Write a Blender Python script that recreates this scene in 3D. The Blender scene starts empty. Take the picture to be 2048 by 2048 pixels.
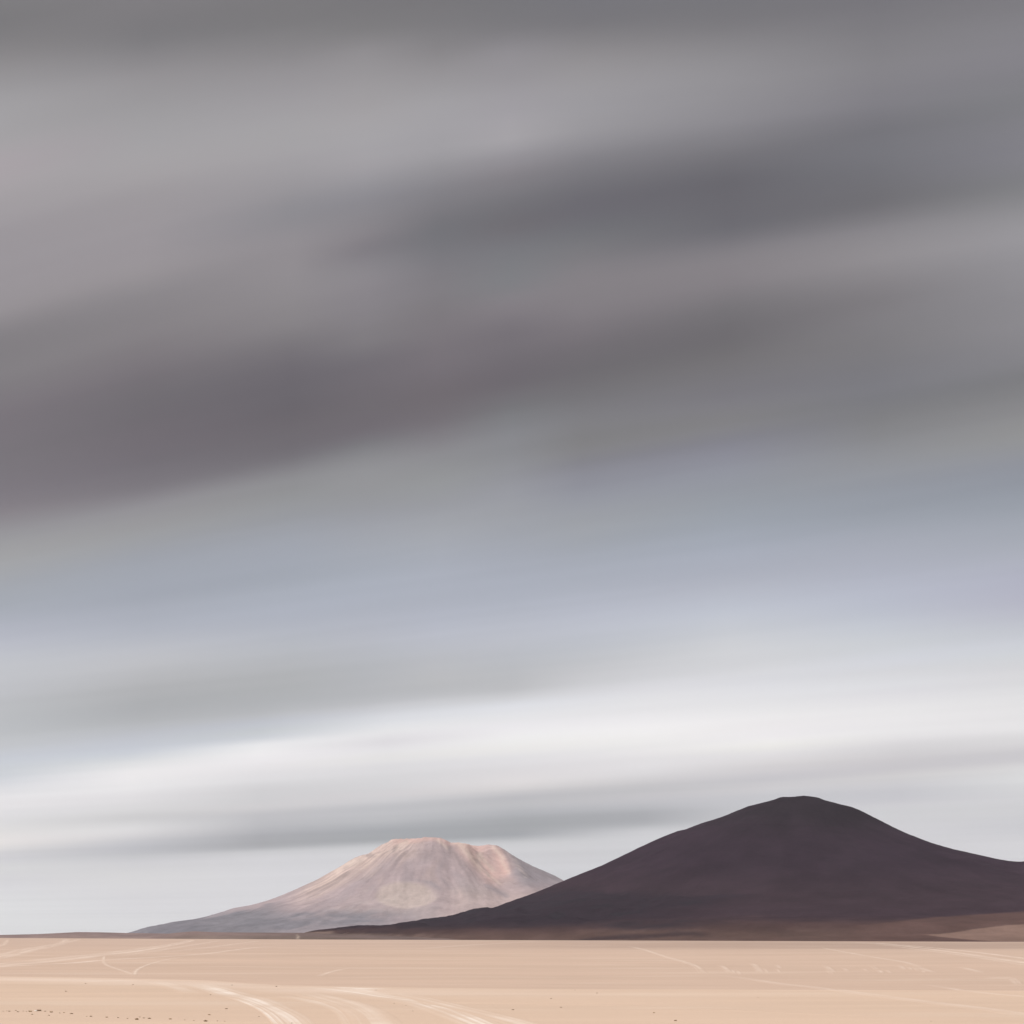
import bpy, bmesh, math, random
import numpy as np
from mathutils import Vector
from mathutils.bvhtree import BVHTree

R = math.radians
scene = bpy.context.scene
coll = scene.collection

# ------------------------------------------------------------------ camera
FPX, CX, EYE = 3151.0, 1024.0, 1868.0      # focal length, centre column and eye level in photo pixels
CAMZ = 8.5
cam_data = bpy.data.cameras.new('camera')
cam_data.sensor_width = 36.0
cam_data.lens = FPX / 2048.0 * 36.0
cam_data.shift_y = (EYE - 1024.0) / 2048.0
cam_data.clip_start = 0.5
cam_data.clip_end = 200000.0
cam = bpy.data.objects.new('camera', cam_data)
cam.location = (0, 0, CAMZ)
cam.rotation_euler = (R(90), 0, 0)
coll.objects.link(cam)
scene.camera = cam

# ------------------------------------------------------------------ render / exposure
scene.view_settings.view_transform = 'Standard'
scene.view_settings.look = 'None'
scene.view_settings.exposure = 0.0
scene.view_settings.gamma = 1.0
scene.cycles.use_denoising = True
scene.cycles.max_bounces = 4
scene.cycles.transparent_max_bounces = 24

# ------------------------------------------------------------------ sun
SUN_EL, SUN_AZ = 50.0, -125.0          # azimuth from the view direction (+Y), negative = left
sun_data = bpy.data.lights.new('sun', 'SUN')
sun_data.energy = 4.5
sun_data.angle = R(6)
sun_data.color = (1.0, 0.975, 0.95)
sun = bpy.data.objects.new('sun', sun_data)
sdir = Vector((math.sin(R(SUN_AZ)) * math.cos(R(SUN_EL)), math.cos(R(SUN_AZ)) * math.cos(R(SUN_EL)), math.sin(R(SUN_EL))))
sun.rotation_euler = sdir.to_track_quat('Z', 'Y').to_euler()
coll.objects.link(sun)

# ------------------------------------------------------------------ sky: Nishita behind a wind-drawn cloud deck
def lin(c):
    c = c / 255.0
    return c / 12.92 if c <= 0.04045 else ((c + 0.055) / 1.055) ** 2.4

def lin3(c):
    return tuple(lin(v) for v in c)

def mute(c, k=0.74):
    m = sum(c) / 3.0
    return tuple(m + (v - m) * k for v in c)

# the cloud deck drifts along one heading, so every streak is a line of constant q = up / across
WA = R(60.0)                            # heading of the drift, left of the view
def sky_q(px, py):
    s = (px - CX) / FPX; t = (EYE - py) / FPX
    n = math.sqrt(s * s + 1 + t * t)
    k = min(1.0, max(0.0, (t / n - 0.26) / 0.26)); k = k * k * (3 - 2 * k)
    perp = ((math.cos(WA) - 0.34 * k) * s + math.sin(WA)) / n
    return (t / n) / math.sqrt(perp * perp + 0.0064)

def sky_u(px):
    s = (px - CX) / FPX
    return s / math.sqrt(s * s + 1)

K = 1880.0 / 1932.0
SKY = {
 0: [(0,128,127,128),(58,126,125,126),(126,143,141,142),(195,160,159,161),(282,167,165,167),(331,174,167,171),(389,170,165,168),(457,160,155,159),(545,155,150,154),(623,151,146,149),(671,134,130,133),(759,130,126,129),(827,124,117,123),(924,121,115,120),(993,127,120,126),(1031,137,131,135),(1070,152,151,153),(1119,163,164,164),(1168,162,167,173),(1216,165,172,182),(1275,180,185,197),(1323,192,196,202),(1382,190,193,197),(1440,187,191,194),(1498,195,202,209),(1547,203,210,216),(1586,220,222,224),(1635,228,226,226),(1674,226,222,221),(1713,212,211,213),(1751,215,215,217),(1820,219,219,222)],
 290: [(0,128,126,128),(78,126,125,127),(146,147,145,147),(214,158,157,159),(282,167,166,168),(341,168,165,167),(389,160,156,159),(487,156,151,155),(545,154,149,152),(594,141,137,140),(681,132,127,130),(740,122,116,121),(798,113,108,113),(876,113,106,112),(934,116,110,116),(983,127,122,127),(1012,146,144,147),(1061,156,157,158),(1109,156,161,169),(1158,160,167,178),(1207,164,171,183),(1265,176,182,193),(1314,190,193,198),(1362,180,182,184),(1411,172,175,177),(1450,180,184,187),(1498,196,203,209),(1528,218,220,222),(1567,232,231,231),(1645,211,210,212),(1694,190,190,193),(1745,213,214,216)],
 585: [(0,124,123,124),(58,128,127,128),(126,145,143,145),(195,158,156,159),(263,166,165,167),(321,164,162,165),(380,152,150,154),(428,143,142,147),(487,148,144,148),(584,144,140,143),(662,132,128,131),(720,114,109,115),(798,106,101,107),(856,109,103,108),(915,116,112,117),(954,139,139,141),(993,148,150,151),(1041,153,157,163),(1100,160,167,178),(1168,164,172,184),(1236,174,181,194),(1294,181,186,193),(1343,176,179,181),(1401,178,182,184),(1450,200,206,211),(1479,226,227,229),(1518,230,229,229),(1557,218,216,217),(1596,215,214,215),(1625,190,190,192),(1660,164,165,168),(1706,208,209,211)],
 730: [(0,122,121,123),(58,128,127,128),(100,145,143,145),(162,155,153,155),(224,163,161,163),(278,167,166,169),(332,162,160,164),(365,152,151,156),(398,142,141,147),(431,139,137,142),(473,137,133,138),(502,130,126,132),(535,137,134,139),(568,140,136,141),(605,136,132,137),(651,133,129,133),(688,126,122,126),(721,116,111,117),(762,113,107,113),(824,111,105,110),(866,114,108,114),(895,125,125,128),(940,146,147,149),(990,150,152,154),(1030,154,157,163),(1090,163,169,178),(1150,166,174,186),(1217,173,180,193),(1275,181,186,196),(1324,179,183,188),(1380,179,182,185)],
 875: [(0,121,120,122),(58,128,127,129),(126,144,142,144),(195,159,158,161),(272,163,162,166),(321,154,153,157),(370,137,136,141),(428,122,121,126),(477,116,117,122),(545,126,124,129),(603,128,124,128),(671,124,118,123),(740,118,111,117),(798,113,106,111),(856,121,116,121),(905,138,138,141),(963,150,153,154),(1012,154,157,162),(1070,165,170,177),(1129,168,175,187),(1197,172,179,192),(1255,182,188,201),(1304,184,188,195),(1353,186,188,190),(1391,186,188,190),(1430,216,219,221),(1460,230,230,231),(1508,226,225,226),(1547,225,223,223),(1600,190,190,193),(1648,160,162,165),(1694,207,208,210)],
 1020: [(0,119,119,122),(58,126,125,128),(100,143,141,145),(162,152,150,154),(224,162,160,165),(274,166,164,168),(307,153,151,156),(344,137,134,139),(390,122,121,126),(427,113,112,117),(460,112,110,115),(493,118,119,124),(535,124,126,130),(568,127,128,132),(605,134,129,134),(646,122,116,122),(700,116,110,116),(754,110,104,110),(787,113,109,114),(824,120,121,124),(866,132,134,138),(925,142,144,148),(980,151,154,161),(1030,158,162,168),(1090,163,169,179),(1150,167,174,187),(1217,177,184,197),(1275,185,190,200),(1324,184,188,193),(1380,186,188,190)],
 1165: [(0,118,118,123),(58,125,124,127),(126,147,145,147),(204,156,155,159),(263,153,152,156),(311,135,134,139),(370,115,114,120),(428,107,106,113),(477,116,117,121),(545,132,128,132),(594,134,129,133),(662,122,116,121),(720,111,107,111),(778,114,112,115),(837,125,125,128),(895,131,131,132),(934,135,136,145),(993,148,152,162),(1051,159,164,170),(1109,162,169,180),(1168,172,179,192),(1236,184,190,203),(1294,188,193,200),(1343,198,200,203),(1382,218,219,222),(1430,234,234,235),(1489,236,236,234),(1518,226,224,223),(1557,215,213,214),(1600,185,185,188),(1640,160,162,166),(1679,210,211,214)],
 1455: [(0,118,118,122),(58,125,124,127),(117,141,140,143),(185,145,144,148),(253,137,136,141),(302,122,121,126),(350,106,105,111),(418,104,103,109),(467,112,111,117),(516,134,130,134),(564,134,129,133),(613,119,116,119),(671,110,107,110),(730,117,115,117),(798,124,123,129),(847,132,132,134),(885,132,133,144),(934,144,148,160),(993,150,157,166),(1051,156,165,176),(1109,165,173,187),(1168,178,184,197),(1226,190,197,208),(1284,204,208,212),(1343,214,216,219),(1401,230,231,232),(1460,236,236,236),(1508,226,224,225),(1547,196,194,197),(1576,204,202,204),(1606,185,186,190),(1645,208,209,211)],
 1750: [(0,118,117,122),(58,124,123,127),(126,131,130,134),(195,128,127,133),(253,118,118,124),(311,116,117,123),(370,110,110,115),(418,115,114,118),(457,134,132,136),(506,146,143,146),(545,140,137,140),(594,127,124,127),(642,127,125,128),(701,124,123,126),(778,124,125,131),(837,128,129,131),(885,138,140,143),(934,148,152,158),(983,147,154,164),(1041,153,161,172),(1100,168,174,187),(1168,178,184,199),(1226,186,193,206),(1284,202,208,214),(1343,212,215,219),(1391,224,225,227),(1450,234,234,234),(1489,218,216,217),(1528,200,198,200),(1557,208,206,208),(1596,204,204,207),(1654,210,211,214)],
 2048: [(0,124,123,127),(58,131,130,135),(126,131,130,136),(195,125,126,130),(253,128,128,134),(311,128,128,135),(370,128,129,132),(418,142,142,145),(467,153,152,156),(516,148,147,151),(584,141,140,144),(662,138,137,141),(720,133,133,137),(769,128,129,131),(827,140,141,142),(876,149,151,151),(924,145,150,159),(973,145,153,164),(1031,156,164,175),(1100,170,176,188),(1168,176,179,196),(1226,184,187,200),(1275,200,206,212),(1333,214,217,220),(1391,222,223,225),(1440,228,228,229),(1469,212,211,213),(1498,197,195,197),(1538,212,211,213),(1596,214,214,216),(1654,212,213,215),(1713,214,214,217)],
}
LOW = {
 0: [(1350,198,200,204),(1404,195,194,198),(1444,187,189,192),(1471,190,193,195),(1498,196,200,205),(1517,199,205,214),(1538,204,210,216),(1555,208,213,219),(1573,218,220,224),(1587,226,226,228),(1606,230,228,229),(1633,224,223,224),(1660,226,224,222),(1681,233,228,225),(1692,228,224,222),(1703,214,212,213),(1719,211,210,213),(1735,217,217,217),(1767,216,215,218),(1808,220,221,222),(1861,221,222,223)],
 260: [(1350,188,191,195),(1390,176,178,181),(1417,173,175,178),(1444,180,183,186),(1466,188,192,199),(1495,197,203,213),(1509,204,210,217),(1522,220,223,225),(1536,232,232,232),(1549,238,236,236),(1573,234,233,233),(1592,226,224,225),(1619,217,216,216),(1635,208,207,207),(1654,220,219,219),(1670,216,214,215),(1686,196,196,200),(1700,190,190,195),(1711,196,196,199),(1724,208,207,210),(1754,217,216,216),(1808,215,214,217),(1848,219,219,221)],
 520: [(1300,186,190,194),(1340,182,184,187),(1381,175,177,180),(1408,173,175,178),(1429,182,184,187),(1445,190,195,204),(1464,198,204,208),(1475,206,211,217),(1486,228,230,232),(1499,238,238,238),(1515,238,236,237),(1537,230,228,229),(1558,222,221,222),(1577,208,207,208),(1596,206,205,206),(1615,206,204,205),(1628,192,191,194),(1647,186,186,189),(1661,178,178,182),(1674,166,166,170),(1690,166,166,169),(1697,176,176,179),(1704,198,198,200),(1717,212,211,214),(1758,216,215,218)],
 775: [(1300,182,186,191),(1332,183,185,189),(1367,180,182,185),(1389,184,187,190),(1408,198,200,204),(1427,212,215,220),(1445,222,225,229),(1461,230,231,232),(1472,226,225,227),(1486,222,220,223),(1499,228,227,228),(1513,230,229,227),(1529,224,223,224),(1548,218,217,218),(1569,210,209,210),(1585,210,207,208),(1601,202,201,203),(1612,190,190,193),(1628,189,189,192),(1645,180,181,184),(1658,164,166,170),(1671,160,162,165),(1680,163,165,168),(1688,186,187,189),(1698,206,206,208),(1717,212,211,214)],
 1030: [(1250,184,189,200),(1277,180,186,198),(1304,182,187,194),(1331,184,187,189),(1363,183,185,187),(1382,192,194,196),(1398,210,212,215),(1411,222,225,230),(1433,230,231,233),(1455,235,234,236),(1479,238,238,236),(1498,236,235,232),(1514,228,227,228),(1541,222,219,220),(1565,221,217,216),(1578,208,205,205),(1592,188,187,190),(1608,187,187,189),(1624,176,177,181),(1638,163,165,168),(1659,158,160,163),(1671,162,164,168),(1681,186,187,189),(1691,204,204,206),(1721,208,207,210),(1748,206,206,210)],
 1290: [(1250,186,192,203),(1272,192,197,202),(1304,196,199,201),(1339,200,202,205),(1358,206,208,211),(1374,218,219,223),(1395,226,227,229),(1422,232,232,233),(1449,238,237,237),(1471,242,241,239),(1492,237,236,234),(1508,232,230,230),(1533,225,223,224),(1549,216,214,215),(1565,202,200,201),(1576,194,193,195),(1592,194,192,195),(1608,186,186,190),(1624,170,171,175),(1640,167,168,172),(1651,180,181,184),(1659,200,200,203),(1673,207,207,210)],
 1540: [(1200,186,189,200),(1224,186,193,201),(1248,194,198,201),(1270,199,202,212),(1289,205,208,210),(1329,210,212,214),(1361,218,220,224),(1394,226,227,229),(1421,232,232,232),(1448,237,235,235),(1472,241,239,239),(1491,238,237,232),(1507,228,226,226),(1523,216,213,213),(1539,207,204,206),(1553,199,197,201),(1571,204,202,204),(1590,196,196,200),(1631,205,205,208)],
 1800: [(1200,181,184,196),(1224,183,186,199),(1240,187,194,202),(1267,198,203,205),(1289,203,208,212),(1316,208,212,219),(1340,213,215,218),(1367,218,220,223),(1388,223,223,226),(1415,230,230,230),(1442,236,235,235),(1466,233,232,232),(1483,224,222,223),(1499,211,209,210),(1515,205,202,204),(1531,199,196,199),(1539,203,200,202),(1550,208,206,206),(1566,201,200,203),(1588,196,196,201),(1604,202,201,205),(1620,207,207,209),(1658,209,208,211)],
 2048: [(1200,177,180,193),(1232,182,184,199),(1254,191,195,203),(1281,200,204,213),(1308,206,211,215),(1340,212,213,215),(1372,220,221,222),(1402,227,227,227),(1437,231,230,230),(1458,231,230,230),(1475,222,221,221),(1493,211,209,210),(1512,202,200,203),(1523,205,203,205),(1534,214,213,213),(1558,214,215,215),(1590,208,208,210),(1620,208,208,210),(1658,203,203,207),(1684,211,210,213),(1719,212,211,214)],
}
SKY_STRENGTH = 0.1
QLOW = 0.25
NISH = 0.03
QMAX = 0.8

world = bpy.data.worlds.new('World')
scene.world = world
world.use_nodes = True
wt = world.node_tree
wn, wl = wt.nodes, wt.links
wn.clear()

def wmath(op, a=None, b=None, clamp=False):
    n = wn.new('ShaderNodeMath'); n.operation = op; n.use_clamp = clamp
    for i, v in enumerate((a, b)):
        if v is None: continue
        if isinstance(v, (int, float)): n.inputs[i].default_value = v
        else: wl.new(v, n.inputs[i])
    return n.outputs[0]

tc = wn.new('ShaderNodeTexCoord')
nv = wn.new('ShaderNodeVectorMath'); nv.operation = 'NORMALIZE'
wl.new(tc.outputs['Generated'], nv.inputs[0])
sx = wn.new('ShaderNodeSeparateXYZ'); wl.new(nv.outputs[0], sx.inputs[0])
X, Y, Z = sx.outputs
hor = wmath('SQRT', wmath('ADD', wmath('MULTIPLY', X, X), wmath('ADD', wmath('MULTIPLY', Y, Y), 1e-6)))
U = wmath('DIVIDE', X, hor)
kz = wn.new('ShaderNodeMapRange'); kz.interpolation_type = 'SMOOTHSTEP'       # higher cloud drifts a little more across the view
kz.inputs['From Min'].default_value = 0.26; kz.inputs['From Max'].default_value = 0.52
wl.new(Z, kz.inputs['Value'])
perp = wmath('ADD', wmath('MULTIPLY', X, wmath('SUBTRACT', math.cos(WA), wmath('MULTIPLY', kz.outputs[0], 0.34))), wmath('MULTIPLY', Y, math.sin(WA)))
Q = wmath('DIVIDE', Z, wmath('SQRT', wmath('ADD', wmath('MULTIPLY', perp, perp), 0.0064)))
# slow wander of the streaks
cmb = wn.new('ShaderNodeCombineXYZ')
wl.new(wmath('MULTIPLY', U, 2.2), cmb.inputs[0]); wl.new(wmath('MULTIPLY', Q, 9.0), cmb.inputs[1]); wl.new(wmath('MULTIPLY', Y, 0.7), cmb.inputs[2])
nz1 = wn.new('ShaderNodeTexNoise'); nz1.inputs['Scale'].default_value = 1.6; nz1.inputs['Detail'].default_value = 2.0
wl.new(cmb.outputs[0], nz1.inputs['Vector'])
Qw = wmath('ADD', Q, wmath('MULTIPLY', wmath('SUBTRACT', nz1.outputs['Fac'], 0.5), 0.006))
def deck(table, qmax, veil):
    """one ramp per bearing, blended along the streaks"""
    fac = wmath('DIVIDE', Qw, qmax, clamp=True)
    prev = None
    xs = sorted(table)
    for i, px in enumerate(xs):
        r = wn.new('ShaderNodeValToRGB')
        r.color_ramp.interpolation = 'CARDINAL'
        stops = sorted((min(1.0, max(0.0, sky_q(px, y) / qmax)), [v * k for v, k in zip(lin3(mute((a, b, c))), veil(y))]) for y, a, b, c in table[px])
        el = r.color_ramp.elements
        while len(el) < len(stops): el.new(0.5)
        for e, (p, c) in zip(el, stops):
            e.position = p; e.color = (*c, 1)
        wl.new(fac, r.inputs[0])
        if prev is None:
            prev = r.outputs[0]
        else:
            mr = wn.new('ShaderNodeMapRange'); mr.interpolation_type = 'LINEAR'
            mr.inputs['From Min'].default_value = sky_u(xs[i - 1]); mr.inputs['From Max'].default_value = sky_u(px)
            wl.new(U, mr.inputs['Value'])
            m = wn.new('ShaderNodeMix'); m.data_type = 'RGBA'
            wl.new(mr.outputs[0], m.inputs[0]); wl.new(prev, m.inputs[6]); wl.new(r.outputs[0], m.inputs[7])
            prev = m.outputs[2]
    return prev
def veil(y):
    # the thin haze near the ground lightens what is seen through it; the clouds themselves are a touch deeper
    g = np.interp(y, [0, 150, 400, 800, 1000, 1150, 1300, 1450, 1560, 1700, 1800], [0.99, 1.0, 0.985, 0.97, 0.99, 1.01, 1.03, 1.05, 1.045, 1.06, 1.08])
    b = np.interp(y, [0, 800, 1050, 1150, 1400, 1800], [0.985, 0.975, 1.0, 1.005, 0.985, 0.985])
    k = np.interp(y, [0, 1200, 1450], [0.987, 0.987, 0.994])
    return (float(g) * 1.005, float(g * (1 + b) / 2 * k), float(g * b) * 1.006)
upper = deck(SKY, QMAX, veil)
lower = deck(LOW, QLOW, veil)
mrl = wn.new('ShaderNodeMapRange'); mrl.interpolation_type = 'SMOOTHSTEP'
mrl.inputs['From Min'].default_value = 0.165; mrl.inputs['From Max'].default_value = 0.2
wl.new(Q, mrl.inputs['Value'])
mx = wn.new('ShaderNodeMix'); mx.data_type = 'RGBA'
wl.new(mrl.outputs[0], mx.inputs[0]); wl.new(lower, mx.inputs[6]); wl.new(upper, mx.inputs[7])
prev = mx.outputs[2]
# fine filaments drawn out along the drift
cmb2 = wn.new('ShaderNodeCombineXYZ')
wl.new(wmath('MULTIPLY', U, 1.6), cmb2.inputs[0]); wl.new(wmath('MULTIPLY', wmath('LOGARITHM', wmath('ADD', wmath('MAXIMUM', Q, 0.0), 0.03), 2.718), 7.5), cmb2.inputs[1]); wl.new(wmath('MULTIPLY', Y, 0.8), cmb2.inputs[2])
nz2 = wn.new('ShaderNodeTexNoise'); nz2.inputs['Scale'].default_value = 1.0; nz2.inputs['Detail'].default_value = 3.0; nz2.inputs['Roughness'].default_value = 0.55
wl.new(cmb2.outputs[0], nz2.inputs['Vector'])
cmb3 = wn.new('ShaderNodeCombineXYZ')
wl.new(wmath('MULTIPLY', U, 2.0), cmb3.inputs[0]); wl.new(wmath('MULTIPLY', wmath('LOGARITHM', wmath('ADD', wmath('MAXIMUM', Q, 0.0), 0.03), 2.718), 26.0), cmb3.inputs[1]); wl.new(wmath('MULTIPLY', Y, 0.8), cmb3.inputs[2])
nz3 = wn.new('ShaderNodeTexNoise'); nz3.inputs['Scale'].default_value = 1.0; nz3.inputs['Detail'].default_value = 2.0
wl.new(cmb3.outputs[0], nz3.inputs['Vector'])
fil = wmath('ADD', wmath('MULTIPLY', wmath('SUBTRACT', nz2.outputs['Fac'], 0.5), 0.14), wmath('MULTIPLY', wmath('SUBTRACT', nz3.outputs['Fac'], 0.5), 0.08))
gain = wmath('MULTIPLY', wmath('ADD', fil, 1.0), 1.0 / SKY_STRENGTH)
vm = wn.new('ShaderNodeVectorMath'); vm.operation = 'SCALE'
wl.new(prev, vm.inputs[0]); wl.new(gain, vm.inputs['Scale'])
nish = wn.new('ShaderNodeTexSky'); nish.sky_type = 'NISHITA'; nish.sun_disc = False
nish.sun_elevation = R(SUN_EL); nish.sun_rotation = R(SUN_AZ)
nish.altitude = 4000.0; nish.air_density = 1.0; nish.dust_density = 0.6
cover = wn.new('ShaderNodeMix'); cover.data_type = 'RGBA'
cover.inputs[0].default_value = 1.0 - NISH
wl.new(nish.outputs[0], cover.inputs[6]); wl.new(vm.outputs[0], cover.inputs[7])
bg = wn.new('ShaderNodeBackground'); bg.inputs['Strength'].default_value = SKY_STRENGTH
wl.new(cover.outputs[2], bg.inputs['Color'])
wo = wn.new('ShaderNodeOutputWorld'); wl.new(bg.outputs[0], wo.inputs['Surface'])

# ------------------------------------------------------------------ helpers
def smooth(a, b, x):
    t = np.clip((np.asarray(x, float) - a) / (b - a), 0, 1)
    return t * t * (3 - 2 * t)

def vnoise(x, y, seed=0):
    x = np.asarray(x, float); y = np.asarray(y, float)
    xi = np.floor(x).astype(np.int64); yi = np.floor(y).astype(np.int64)
    fx = x - xi; fy = y - yi
    fx = fx * fx * fx * (fx * (fx * 6 - 15) + 10); fy = fy * fy * fy * (fy * (fy * 6 - 15) + 10)
    def h(i, j):
        n = (i * 374761393 + j * 668265263 + seed * 974634777) & 0xffffffff
        n = ((n ^ (n >> 13)) * 1274126177) & 0xffffffff
        n = (n ^ (n >> 16)) & 0xffffff
        return n / float(0xffffff) * 2 - 1
    a = h(xi, yi); b = h(xi + 1, yi); c = h(xi, yi + 1); d = h(xi + 1, yi + 1)
    return (a * (1 - fx) + b * fx) * (1 - fy) + (c * (1 - fx) + d * fx) * fy

def fbm(x, y, octv=5, seed=0, gain=0.5, ridged=False):
    s = np.zeros(np.broadcast(x, y).shape); a = 1.0; f = 1.0; tot = 0
    for o in range(octv):
        n = vnoise(x * f + o * 17.3, y * f - o * 9.1, seed + o)
        if ridged: n = 1 - 2 * np.abs(n)
        s = s + a * n; tot += a; a *= gain; f *= 2.03
    return s / tot

def project(x, y, z):
    y = np.maximum(y, 1.0)
    return CX + FPX * x / y, EYE - FPX * (z - CAMZ) / y

def grid_mesh(name, P, faces_shape, attrs=None, wrap=False):
    """P: (n, m, 3) array of points -> one smooth mesh object"""
    n, m, _ = P.shape
    idx = np.arange(n * m).reshape(n, m)
    a = idx[:-1, :-1].ravel(); b = idx[1:, :-1].ravel(); c = idx[1:, 1:].ravel(); d = idx[:-1, 1:].ravel()
    F = np.stack([a, d, c, b], 1) if faces_shape == 0 else np.stack([a, b, c, d], 1)
    me = bpy.data.meshes.new(name)
    me.vertices.add(n * m); me.vertices.foreach_set('co', P.reshape(-1).astype(np.float32))
    k = len(F)
    me.loops.add(k * 4); me.loops.foreach_set('vertex_index', F.reshape(-1).astype(np.int32))
    me.polygons.add(k); me.polygons.foreach_set('loop_start', np.arange(0, k * 4, 4, dtype=np.int32))
    me.polygons.foreach_set('use_smooth', np.ones(k, dtype=bool))
    me.update(calc_edges=True); me.validate()
    for an, arr in (attrs or {}).items():
        if arr.ndim == 3:
            at = me.color_attributes.new(an, 'FLOAT_COLOR', 'POINT')
            col4 = np.ones((n * m, 4), np.float32); col4[:, :3] = arr.reshape(-1, 3)
            at.data.foreach_set('color', col4.reshape(-1))
        else:
            at = me.attributes.new(an, 'FLOAT', 'POINT'); at.data.foreach_set('value', arr.reshape(-1).astype(np.float32))
    ob = bpy.data.objects.new(name, me)
    coll.objects.link(ob)
    return ob

def tag(o, label=None, cat=None, group=None, kind=None):
    if label: o['label'] = label
    if cat: o['category'] = cat
    if group: o['group'] = group
    if kind: o['kind'] = kind
    return o

class NT:
    def __init__(self, name):
        self.m = bpy.data.materials.new(name); self.m.use_nodes = True
        self.t = self.m.node_tree; self.t.nodes.clear()
        self.out = self.n('ShaderNodeOutputMaterial')
    def n(self, kind, **kw):
        x = self.t.nodes.new(kind)
        for k, v in kw.items(): setattr(x, k, v)
        return x
    def l(self, a, b): self.t.links.new(a, b)
    def val(self, sock, v):
        if hasattr(v, 'is_output'): self.l(v, sock)
        else: sock.default_value = v
    def math(self, op, a, b=0.0, clamp=False):
        x = self.n('ShaderNodeMath', operation=op, use_clamp=clamp)
        self.val(x.inputs[0], a); self.val(x.inputs[1], b); return x.outputs[0]
    def noise(self, vec, scale, detail=4.0, rough=0.55):
        x = self.n('ShaderNodeTexNoise'); self.l(vec, x.inputs['Vector'])
        x.inputs['Scale'].default_value = scale; x.inputs['Detail'].default_value = detail; x.inputs['Roughness'].default_value = rough
        return x.outputs['Fac']
    def scale(self, vec, s):
        x = self.n('ShaderNodeVectorMath', operation='MULTIPLY'); self.l(vec, x.inputs[0]); x.inputs[1].default_value = s
        return x.outputs[0]
    def mix(self, f, a, b, blend='MIX'):
        x = self.n('ShaderNodeMix', data_type='RGBA', blend_type=blend)
        self.val(x.inputs[0], f)
        for s, v in ((x.inputs[6], a), (x.inputs[7], b)):
            if isinstance(v, tuple): s.default_value = (*v, 1)
            else: self.l(v, s)
        return x.outputs[2]
    def rng(self, v, a, b, c=0.0, d=1.0, kind='SMOOTHSTEP'):
        x = self.n('ShaderNodeMapRange', interpolation_type=kind)
        self.l(v, x.inputs[0])
        for i, q in enumerate((a, b, c, d)): x.inputs[i + 1].default_value = q
        return x.outputs[0]
    def gainc(self, col, f):
        x = self.n('ShaderNodeVectorMath', operation='SCALE'); self.l(col, x.inputs[0]); self.val(x.inputs['Scale'], f)
        return x.outputs[0]
    def bump(self, h, strength, dist):
        x = self.n('ShaderNodeBump'); self.l(h, x.inputs['Height'])
        x.inputs['Strength'].default_value = strength; x.inputs['Distance'].default_value = dist
        return x.outputs[0]

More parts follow.
